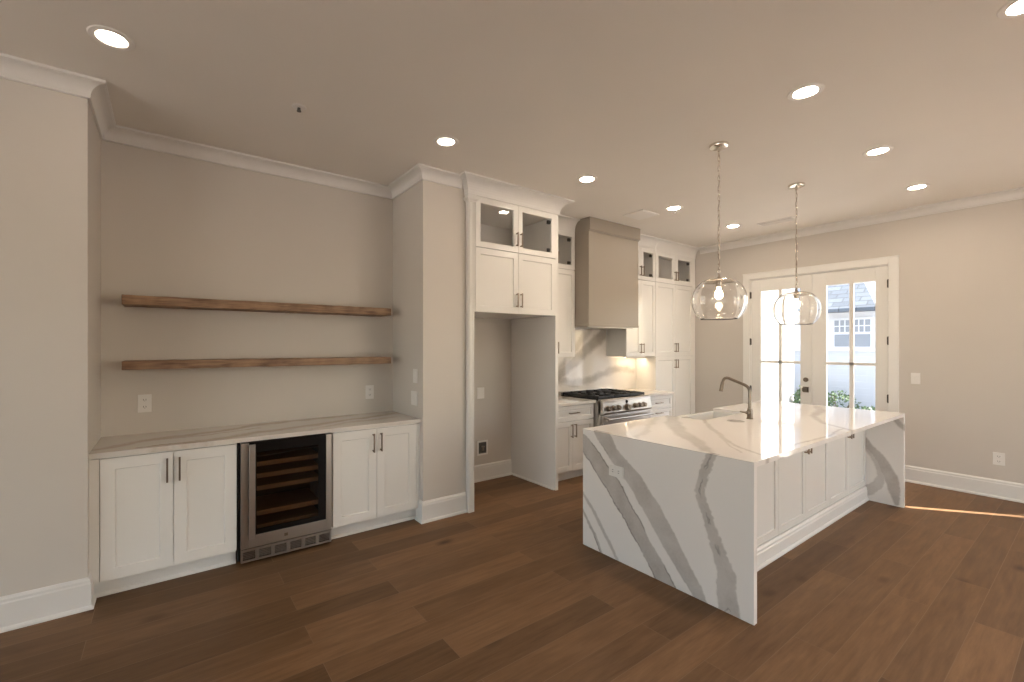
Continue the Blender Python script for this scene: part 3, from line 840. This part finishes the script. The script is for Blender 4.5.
# backsplash
sp_v = [dict(p=[(4.10,1.06,.03),(4.25,1.25,.05),(4.485,1.479,.055),(4.657,1.65,.055),(4.90,1.90,.05)], d=.75, s=.05, r=.02),
        dict(p=[(3.95,1.00,.08),(4.225,1.165,.075),(4.558,1.375,.075),(4.888,1.60,.085),(5.25,1.83,.09)], d=.95, s=.05, r=.02),
        dict(p=[(4.1,1.20,.05),(4.23,1.11,.05),(4.494,1.06,.045),(4.802,1.08,.045),(5.08,1.16,.05),(5.374,1.235,.05),(5.80,1.20,.04)], d=.8, s=.05, r=.02),
        dict(p=[(3.6,1.15,.05),(3.9,1.35,.06),(4.2,1.6,.05)], d=.6, s=.05, r=.02)]
o = slab('backsplash', M['splash'], None, 'y', FX1+.003, 5.870, ZT+.001, 1.81, YK-.010, YK-.0005, .012, sp_v, holes=[(0, 4.1645, 1.4285, 9), (5.1815, 9, 1.4165, 9)])
tag(o, 'full-height veined quartz backsplash behind the gas range', 'backsplash')

# base cabinet left of the range
YBK = 3.65
r = thing('base_cabinet', (3.83, 3.95, 0), 'white base cabinet with one drawer between refrigerator alcove and gas range', 'cabinet', 'range wall base cabinets')
MB().box(FX1+.003, 4.202, YBK+.022, YK-.012, .115, .882).build('body', M['cab'], r)
MB().box(FX1+.003, 4.202, 3.73, 3.75, 0, .115).build('toe_kick', M['trim'], r)
dr = MB().shaker(3.475, 4.198, .700, .872, YBK, fr=.045).build('drawer', M['cab'], r, bevel=.0012)
pull_h(3.765, 3.925, .788, YBK, dr, M['champagne'])
door_part(r, 3.475, 3.838, .118, .692, YBK, 3.838-.03, (.505, .662), M['champagne'])
door_part(r, 3.838, 4.199, .118, .692, YBK, 3.838+.03, (.505, .662), M['champagne'])
kt_v = [dict(p=[(3.5,3.7,.03),(3.8,3.9,.03),(4.2,4.1,.03)], d=.5, s=.04, r=.02)]
o = slab('kitchen_countertop', M['splash'], None, 'z', FX1+.003, 4.205, YBK-.03, YK-.011, .883, ZT, .012, kt_v)
tag(o, 'short veined quartz counter left of the gas range', 'countertop', 'range wall counters')
r = thing('base_cabinet', (5.52, 3.95, 0), 'white base cabinet with drawers right of the gas range', 'cabinet', 'range wall base cabinets')
MB().box(5.168, 5.866, YBK+.022, YK-.012, .115, .882).build('body', M['cab'], r)
MB().box(5.168, 5.866, 3.73, 3.75, 0, .115).build('toe_kick', M['trim'], r)
for z0, z1 in ((.118, .40), (.405, .690), (.696, .872)):
    dr = MB().shaker(5.172, 5.862, z0, z1, YBK, fr=.045).build('drawer', M['cab'], r, bevel=.0012)
    pull_h(5.45, 5.60, z1-.05 if z1 < .8 else .78, YBK, dr, M['champagne'])
o = slab('kitchen_countertop', M['splash'], None, 'z', 5.166, 5.868, YBK-.03, YK-.011, .883, ZT, .012, kt_v)
tag(o, 'short veined quartz counter right of the gas range', 'countertop', 'range wall counters')

# gas range
def gas_range():
    r = thing('gas_range', (4.685, 3.9, 0), 'stainless gas range with black grates and round knobs under the hood', 'range')
    x0, x1 = 4.21, 5.16; yf = 3.53
    MB().box(x0, x1, yf+.02, YK-.012, .08, .905).build('body', M['steel'], r, bevel=.003)
    MB().box(x0+.02, x1-.02, yf+.10, YK-.05, 0, .08).build('plinth', M['black'], r)
    # slanted control fascia with a rolled front edge
    fs = MB().prism([(yf+.06,.745),(yf-.015,.745),(yf-.030,.765),(yf-.012,.885),(yf+.005,.912),(yf+.03,.922),(yf+.06,.922)], 'x', x0, x1)
    fa = fs.build('control_panel', M['steel'], r, bevel=.002)
    MB().box(x0+.005, x1-.005, yf+.055, YK-.014, .905, .920).build('cooktop', M['black'], r)
    MB().box(x0, x1, YK-.06, YK-.012, .905, .965).build('back_rail', M['steel'], r, bevel=.003)
    def knob(x, z, rr):
        y = yf-.018-(z-.82)*-.15
        n = Vector((0, -1, .15)).normalized(); c = Vector((x, yf-.022, z))
        k = MB().cyl(c, c+n*.008, rr*1.25, n=24).cyl(c+n*.008, c+n*.042, rr, rr*.86, n=24)
        k.box(x-.004, x+.004, c.y-.048, c.y-.030, z-rr*.8, z+rr*.8)
        k.build('knob', M['faucet'], r, bevel=.0015)
    for x in (4.29, 4.385, 4.475, 4.81, 4.90, 4.985): knob(x, .815, .0285)
    knob(4.655, .805, .039)
    MB().cyl((4.655, yf-.018, .872), (4.655, yf-.004, .874), .022, n=20).build('display', M['black'], r)
    d = MB().box(x0+.006, x1-.006, yf-.012, yf+.02, .17, .735).build('oven_door', M['steel'], r, bevel=.003)
    MB().box(x0+.13, x1-.13, yf-.014, yf-.011, .30, .58).build('oven_window', M['black'], d)
    h = MB().cyl((x0+.03, yf-.066, .690), (x1-.03, yf-.066, .690), .014, n=16)
    for x in (x0+.08, x1-.08): h.cyl((x, yf-.066, .690), (x, yf-.01, .690), .009, n=10)
    h.build('oven_handle', M['steel'], d, smooth=True)
    w_ = (x1-x0-.03)/3
    for k in range(3):
        a = x0+.015+k*w_; b_ = a+w_-.006; y0, y1 = yf+.07, YK-.075
        g = MB(); t = .012; zt = .958
        g.box(a, a+t, y0, y1, .930, zt).box(b_-t, b_, y0, y1, .930, zt).box(a, b_, y0, y0+t, .930, zt).box(a, b_, y1-t, y1, .930, zt)
        g.box(a, b_, (y0+y1)/2-t/2, (y0+y1)/2+t/2, .936, zt)
        m_ = (a+b_)/2
        for yy in ((y0*.75+y1*.25), (y0*.25+y1*.75)):
            g.box(a, m_-.035, yy-t/2, yy+t/2, .940, zt+.004).box(m_+.035, b_, yy-t/2, yy+t/2, .940, zt+.004)
            g.box(m_-t/2, m_+t/2, yy-.15, yy-.035, .940, zt+.004).box(m_-t/2, m_+t/2, yy+.035, yy+.15, .940, zt+.004)
        for xx in (a, b_-t):
            for yy in (y0, y1-t): g.box(xx, xx+t, yy, yy+t, .918, .932)
        g.build('grate', M['iron'], r, bevel=.002)
        for yy in ((y0*.75+y1*.25), (y0*.25+y1*.75)):
            MB().lathe([(0,.92),(.055,.92),(.055,.930),(.042,.934),(.042,.944),(.034,.948),(0,.948)], (m_, yy, 0), 20).build('burner', M['iron'], r)
gas_range()

# under-cabinet lights
x0, x1, zc = 5.42, 5.84, 1.4175
r = thing('under_cabinet_light', ((x0+x1)/2, 4.12, zc), 'slim lit light bar under the wall cabinet right of the hood', 'light')
MB().box(x0, x1, 4.095, 4.145, zc-.014, zc-.0005).box(x0, x1, 4.086, 4.096, zc-.034, zc-.0005).build('housing', M['plastic'], r)  # front lip added to keep the lens out of the counter's reflection
MB().box(x0+.01, x1-.01, 4.102, 4.138, zc-.0155, zc-.014).build('lens', M['strip'], r)

# ------------------------------------------------------------------ island
W_B = .03
end_v = [dict(p=[(2.434,.815,.060),(2.333,.722,.064),(2.234,.626,.068),(2.136,.528,.070),(2.045,.424,.066),(1.96,.316,.060),(1.877,.205,.054),(1.789,.098,.060),(1.703,-.02,.062)], d=1, e='LR', q=3, s=.008),
         dict(p=[(2.27,.94,.066),(2.252,.912,.066),(2.156,.795,.055),(2.043,.694,.058),(1.934,.589,.064),(1.83,.479,.070),(1.738,.358,.068),(1.653,.233,.060),(1.558,.115,.051),(1.464,-.02,.040)], d=.9, e='L', q=9, s=.008),
         dict(p=[(1.38,.94,.031),(1.396,.903,.031),(1.446,.795,.030),(1.469,.678,.032),(1.455,.561,.030),(1.409,.452,.034),(1.364,.342,.042),(1.325,.231,.054),(1.313,.113,.056),(1.31,-.02,.062)], d=.85, e='M', q=1, s=.008, r=.012),
         dict(p=[(2.45,.30,.010),(2.355,.162,.014),(2.236,-.01,.012)], d=1, e='L', s=.008),
         dict(p=[(2.45,.43,.010),(2.317,.292,.015),(2.207,.139,.015),(2.085,-.02,.012)], d=.8, s=.010)]
far_v = [dict(p=[(1.46,.60,.03),(1.441,.545,.03),(1.378,.486,.035),(1.316,.398,.045),(1.264,.274,.055),(1.235,.15,.045),(1.225,.03,.02)], d=1, s=.012),
         dict(p=[(1.46,.52,.012),(1.41,.45,.014),(1.36,.36,.018),(1.335,.27,.03),(1.365,.17,.045),(1.43,.10,.05),(1.6,.03,.06)], d=.75, s=.012),
         dict(p=[(1.23,.86,.02),(1.19,.80,.025),(1.15,.76,.02)], d=.9, s=.012)]
top_v = [dict(p=[(4.1,2.50,.045),(3.78,2.36,.05),(3.403,2.105,.06),(3.073,1.80,.055),(2.88,1.60,.05),(2.66,1.40,.035)], d=.7, s=.03, r=.015),
         dict(p=[(3.70,2.45,.018),(3.3,2.25,.025),(2.95,2.06,.025),(2.66,1.95,.02)], d=.45, s=.03, r=.015),
         dict(p=[(4.4,2.46,.012),(3.936,2.15,.016),(3.518,1.86,.020),(3.211,1.60,.018),(3.01,1.40,.014),(2.83,1.15,.012)], d=.75, s=.014, r=.012),
         dict(p=[(3.211,1.60,.007),(3.02,1.47,.006),(2.849,1.32,.006)], d=.7, s=.01, r=.01),
         dict(p=[(3.0,1.15,.008),(3.4,1.22,.010),(3.9,1.19,.010),(4.4,1.24,.008)], d=.7, s=.012, r=.012),
         dict(p=[(5.85,1.9,.03),(5.4,1.72,.04),(4.9,1.62,.03),(4.5,1.4,.02),(4.3,1.14,.02)], d=.6, s=.03, r=.015)]
SX0, SX1, SYN = 3.83, 4.655, 2.09
r = thing('island_countertop', ((IX0+IX1)/2, (IY0+IY1)/2, 0), 'glossy white quartz waterfall island top with bold grey veins', 'countertop')
slab('top', M['quartz'], r, 'z', IX0+.0362, IX1-.0362, IY0, IY1, ZT-.030, ZT, .0095, top_v, holes=[(SX0, SX1, SYN, 9)])
slab('end_panel', M['quartz'], r, 'x', IY0, IY1, 0, ZT, IX0, IX0+.036, .0048, end_v)
slab('end_panel', M['quartz'], r, 'x', IY0, IY1, 0, ZT, IX1-.036, IX1, .008, far_v)

YI = 1.455
ex = [IX0+.037, 3.222, 3.737, 4.251, 4.765, 5.279, IX1-.037]
lab = ['white two-door island cabinet beside the near veined end panel', 'white two-door island cabinet in the middle of the island', 'white two-door island cabinet beside the far veined end panel']
for k in range(3):
    a, m_, b_ = ex[2*k], ex[2*k+1], ex[2*k+2]
    r = thing('island_cabinet', (m_, 1.7, 0), lab[k], 'cabinet', 'island cabinets')
    body = carcass(MB(), a+.0005, b_-.0005, YI+.021, 1.90 if k else 2.38, .0, ZT-.0315)
    body.build('body', M['cab'], r)
    door_part(r, a, m_, .145, ZT-.040, YI, m_-.028, (.690, .845), M['champagne'], fr=.055)
    door_part(r, m_, b_, .145, ZT-.040, YI, m_+.028, (.690, .845), M['champagne'], fr=.055)
    MB().sweep([(a+.0005, YI+.021), (b_-.0005, YI+.021)], [(0,0),(.046,0),(.046,.014),(.040,.022),(.034,.024),(.034,.100),(.030,.108),(.030,.122),(.021,.138),(0,.142)], -1).build('base_moulding', M['trim'], r)

# sink, open to the cooking side
r = thing('farmhouse_sink', ((SX0+SX1)/2, 2.25, .62), 'white apron-front sink set into the cooking side of the island', 'sink')
zs = ZT-.032; t = .022; sx0, sx1, sy0, sy1 = SX0-.012, SX1+.012, SYN-.012, IY1+.02
b = MB()
b.box(sx0, sx0+t, sy0, sy1, .66, zs).box(sx1-t, sx1, sy0, sy1, .66, zs).box(sx0+t, sx1-t, sy0, sy0+t, .66, zs)
b.box(sx0+t, sx1-t, sy0+t, sy1-t-.01, .66, .68)
b.build('basin', M['porcelain'], r, bevel=.005)
MB().box(sx0+t, sx1-t, sy1-t-.012, sy1, .64, zs+.004).build('apron', M['porcelain'], r, bevel=.006)
MB().lathe([(0,.6802),(.045,.6802),(.045,.684),(.03,.683),(0,.682)], ((SX0+SX1)/2, 2.22, 0), 24).build('drain', M['steel'], r)

# faucet
fx, fy = 4.245, 1.885
r = thing('faucet', (fx, fy, ZT), 'brushed nickel single-lever faucet with angular spout standing on the island', 'faucet')
MB().lathe([(0,0),(.028,0),(.028,.006),(.024,.012),(.024,.075),(.020,.082),(.020,.095),(0,.095)], (fx, fy, ZT), 24).build('base', M['faucet'], r, smooth=True)
pts = [(fx, fy, ZT+.09), (fx, fy, ZT+.235)]
c1 = Vector((fx, fy, ZT+.285)); d1 = Vector((0, .80, .30)).normalized()
for k in range(1, 6):
    q = k/5; p = Vector((fx, fy, ZT+.235))*(1-q)**2 + c1*2*q*(1-q) + (c1+d1*.05)*q*q; pts.append(tuple(p))
e1 = c1+d1*.19; pts.append(tuple(e1)); c2 = e1+d1*.055; e2 = c2+Vector((0, .012, -.06))
for k in range(1, 8):
    q = k/7; p = e1*(1-q)**2 + c2*2*q*(1-q) + e2*q*q; pts.append(tuple(p))
MB().tube(pts, .0135, 16).build('spout', M['faucet'], r, smooth=True)
dd = Vector((0, .012, -.06)).normalized()
MB().cyl(e2-dd*.002, e2+dd*.035, .0155, .0165, 18).cyl(e2+dd*.035, e2+dd*.085, .0165, .0175, 18).build('spray_head', M['faucet'], r, smooth=True)
MB().cyl((fx-.02, fy, ZT+.058), (fx-.055, fy+.004, ZT+.060), .014, .013, 16).cyl((fx-.05, fy+.004, ZT+.060), (fx-.15, fy+.012, ZT+.078), .0085, .006, 10).build('lever', M['faucet'], r, smooth=True)

r = thing('clear_sticker', (4.02, 1.90, ZT), 'round clear film with small dark mark lying beside the island faucet', 'sticker')
MB().lathe([(0,.0003),(.07,.0003),(.072,.0010),(.07,.0014),(0,.0012)], (4.02, 1.90, ZT), 40).build('film', M['film'], r)
MB().box(3.995, 4.03, 1.925, 1.94, ZT+.0014, ZT+.0018).build('mark', M['slot'], r)

# ------------------------------------------------------------------ ceiling fixtures
G_D = 'recessed ceiling downlights'
DL = [(-.23, 2.975, 'lit recessed downlight above the left end of the bar, nearest the left wall'),
      (1.743, 2.979, 'lit recessed downlight in front of the pier between bar and refrigerator cabinet'),
      (3.213, 2.874, 'lit recessed downlight in front of the refrigerator cabinet, left of the hood'),
      (4.694, 2.90, 'lit recessed downlight in front of the range hood beside the square ceiling plate'),
      (6.027, 2.884, 'lit recessed downlight in front of the pantry, seen between the pendants'),
      (3.21, 1.10, 'lit recessed downlight above the near seating side of the island, largest on the right'),
      (4.659, 1.093, 'lit recessed downlight above the middle of the seating side of island'),
      (6.027, 1.116, 'lit recessed downlight nearest the door wall crown, right of both pendants'),
      (3.21, .22, 'lit recessed downlight cut by the top right corner of the picture')]
for x, y, lab in DL:
    r = thing('ceiling_downlight', (x, y, ZC), lab, 'downlight', G_D)
    MB().lathe([(.062, -.0025), (.068, -.007), (.092, -.005), (.097, -.0005), (.062, -.0004)], (x, y, ZC), 36, closed=True).build('trim_ring', M['plastic'], r, smooth=True)
    MB().lathe([(0, -.0012), (.0625, -.0012), (.0625, -.003), (0, -.0034)], (x, y, ZC), 32).build('lens', M['lens_dim' if x < 2 else 'lens'], r)

def sprinkler(x, y, lab):
    r = thing('fire_sprinkler', (x, y, ZC), lab, 'sprinkler', 'ceiling sprinklers')
    MB().lathe([(0,-.001),(.046,-.001),(.042,-.005),(.016,-.008),(0,-.008)], (x, y, ZC), 24).build('escutcheon', M['plastic'], r, smooth=True)
    h = MB().cyl((x, y, ZC-.008), (x, y, ZC-.018), .010, .007, 12)
    for s in (-1, 1): h.tube([(x+s*.008, y, ZC-.014), (x+s*.010, y, ZC-.022), (x, y, ZC-.028)], .0025, 6)
    h.build('head', M['slot'], r)
    MB().lathe([(0,-.028),(.014,-.028),(.014,-.030),(0,-.030)], (x, y, ZC), 16).build('deflector', M['slot'], r)
sprinkler(.705, 3.113, 'small ceiling sprinkler head above the bar shelves')
sprinkler(4.79, 2.947, 'small ceiling sprinkler head beside the downlight near the hood')

r = thing('ceiling_plate', (4.60, 3.27, ZC), 'flat square white cover plate on ceiling right of the range hood', 'ceiling plate')
MB().box(4.44, 4.76, 3.13, 3.41, ZC-.012, ZC-.0005).build('frame', M['plastic'], r, bevel=.002)
MB().box(4.465, 4.735, 3.155, 3.385, ZC-.0145, ZC-.012).build('cover', M['plastic'], r, bevel=.001)
r = thing('ceiling_vent', (6.25, 2.45, ZC), 'narrow white slotted air vent on ceiling near the door wall', 'vent')
MB().box(6.16, 6.34, 2.25, 2.65, ZC-.010, ZC-.0005).build('frame', M['plastic'], r, bevel=.002)
MB().box(6.185, 6.315, 2.27, 2.63, ZC-.0112, ZC-.010).build('backing', M['hood'], r)
for k in range(6):
    x = 6.195 + k*.022
    MB().box(x-.005, x+.005, 2.272, 2.628, ZC-.016, ZC-.011).build('slat', M['plastic'], r)

def pendant(x, y, lab):
    r = thing('pendant_light', (x, y, ZC), lab, 'pendant light', 'glass globe pendants')
    MB().lathe([(0,-.0005),(.068,-.0005),(.070,-.008),(.066,-.020),(.05,-.024),(.012,-.026),(.010,-.05),(0,-.05)], (x, y, ZC), 36).build('canopy', M['nickel'], r, smooth=True)
    ch = MB(); z = ZC-.05; k = 0
    ztop, zend = ZC-.05, 2.165
    n = 24; pitch = (ztop-zend)/n
    for k in range(n):
        c = (x, y, ztop-pitch*(k+.5)); ax = ((1,0,0), (0,1,0))[k % 2]
        ch.torus(c, .0085, .0022, ax, (0,0,1), 12, 6, sy=2.65)
    ch.build('chain', M['nickel'], r, smooth=True)
    cord = [(x+.006*math.sin(i*.9), y+.006*math.cos(i*.9), ztop-(ztop-zend)*i/40) for i in range(41)]
    MB().tube(cord, .0022, 6).build('cord', M['champagne'], r)
    MB().torus((x, y, 2.148), .019, .003, (1,0,0), (0,0,1), 20, 8).build('ring', M['nickel'], r, smooth=True)
    MB().lathe([(0,.045),(.008,.045),(.010,.02),(.016,.016),(.018,.004),(.080,.0),(.108,-.010),(.112,-.018),(.104,-.018),(.03,-.012),(.022,-.014),(.022,-.062),(0,-.062)], (x, y, 2.088), 36).build('cap', M['cap'], r, smooth=True)
    Rg, cz = .196, 1.922
    a0, a1 = math.asin(.150/Rg), math.asin(-.142/Rg)
    prof = []
    for i in range(25):
        a = a0+(a1-a0)*i/24; prof.append((Rg*math.cos(a), Rg*math.sin(a)))
    prof.append((Rg*math.cos(a1)-.003, Rg*math.sin(a1)-.003))
    for i in range(25):
        a = a1+(a0-a1)*i/24; prof.append(((Rg-.005)*math.cos(a), (Rg-.005)*math.sin(a)))
    MB().lathe(prof, (x, y, cz), 64, closed=True).build('globe', M['globe'], r, smooth=True)
    b = MB().lathe([(0,-.060),(.013,-.062),(.014,-.078),(.026,-.100),(.030,-.120),(.026,-.140),(.014,-.152),(0,-.156)], (x, y, 2.088), 24)
    b.build('bulb', M['bulb'], r, smooth=True)
pendant(3.505, 1.785, 'clear seeded glass globe pendant nearer the camera, left of the pair')
pendant(4.985, 1.785, 'clear seeded glass globe pendant farther away, in front of the french doors')

# ------------------------------------------------------------------ outside the french doors
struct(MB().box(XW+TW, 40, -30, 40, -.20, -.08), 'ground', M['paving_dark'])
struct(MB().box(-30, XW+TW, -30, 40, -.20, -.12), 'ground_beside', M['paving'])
# unseen slab, added to keep direct sun out of the french doors
r = thing('sun_block_slab', (8, 1.9, 2.8), 'unseen white slab added above the french doors to block the sun', 'sun blocker')
MB().box(XW+TW+.002, 8.75, -.34, 4.2, 2.80, 2.92).build('blocking_slab', M['trim'], r)
r = thing('neighbor_house', (14, 5, -.08), 'white neighbouring house with grey shingle roof seen through right french door', 'house')
MB().box(14, 20, 3.1, 13.6, -.08, 2.5).build('wall', M['stucco'], r)
rf = MB().add([(13.6,3.22,2.42),(20.4,3.22,2.42),(20.4,14,2.42),(13.6,14,2.42),(13.6,3.22,2.5),(20.4,3.22,2.5),(20.4,14,2.5),(13.6,14,2.5),(17,4.9,5.0),(17,12,5.0)],
              [(3,2,1,0),(0,1,5,4),(1,2,6,5),(2,3,7,6),(3,0,4,7),(4,5,8),(5,6,9,8),(6,7,9),(7,4,8,9)])
rf.build('roof', M['shingle'], r)
for y0, y1 in ((3.36, 4.20), ):
    wf = MB().box(13.96, 14.0, y0, y1, 1.50, 2.28).build('window', M['stucco'], r)
    for k in range(2):
        a = y0+.06+k*(y1-y0-.06)/2; c = a+(y1-y0-.06)/2-.06
        for z0, z1 in ((1.55, 1.86), (1.92, 2.22)):
            MB().box(13.95, 13.965, a, c, z0, z1).build('pane', M['win_dark'], wf)
        g = MB()
        for q in (1, 2): g.box(13.935, 13.95, a+(c-a)*q/3-.012, a+(c-a)*q/3+.012, 1.92, 2.22)
        g.box(13.934, 13.951, a, c, 2.058, 2.082)
        g.build('glazing_bars', M['stucco'], wf)
r = thing('siding_wall', (11.5, 3.6, -.08), 'white lap siding wall, shade blue put in its colour, low beyond the right french door', 'wall')
MB().box(11.6, 11.8, -2, 6.2, -.08, 1.46).build('boards', M['siding'], r)
MB().box(11.56, 11.84, -2, 6.2, 1.46, 1.53).build('cap', M['stucco'], r)
o = MB().box(9.3, 11.0, 3.98, 7.0, -.08, 4.2).build('white_annex', M['annex'], None, bevel=.01)
tag(o, 'bright sunlit white annex wall beyond the left french door', 'building')

def shrub(x, y, h, rad, lab, seed):
    rnd = random.Random(seed)
    r = thing('shrub', (x, y, -.08), lab, 'shrub', 'shrubs outside the doors')
    st = MB()
    for k in range(5):
        a = rnd.uniform(0, 6.28); st.tube([(x, y, -.08), (x+.4*rad*math.cos(a), y+.4*rad*math.sin(a), h*.45), (x+.7*rad*math.cos(a), y+.7*rad*math.sin(a), h*.8)], [.012, .008, .004], 6)
    st.build('stems', M['stem'], r)
    lf = MB()
    for k in range(620):
        a = rnd.uniform(0, 6.28); u = rnd.uniform(-1, 1); q = rnd.uniform(.55, 1.0)*rad; s_ = math.sqrt(1-u*u)
        c = Vector((x+q*s_*math.cos(a), y+q*s_*math.sin(a), -.08+h*.5+u*h*.5*rnd.uniform(.7, 1)))
        d = Vector((rnd.gauss(0,1), rnd.gauss(0,1), rnd.gauss(.4,.7))).normalized(); e = d.orthogonal().normalized(); e = Matrix.Rotation(rnd.uniform(0,6.28), 3, d) @ e
        L = rnd.uniform(.045, .08); n_ = d.cross(e)
        lf.add([c, c+d*L*.5+e*L*.3+n_*.008, c+d*L, c+d*L*.5-e*L*.3+n_*.008], [(0,1,2,3)])
    lf.build('foliage', M['leaf'], r)
shrub(11.0, 3.19, .74, .36, 'rounded green shrub behind left panes of the right french door', 1)
shrub(10.3, 2.55, .55, .27, 'low green shrub behind right panes of the right french door', 2)
shrub(10.9, 3.78, .85, .17, 'dark green shrub behind the left french door near its handle', 3)
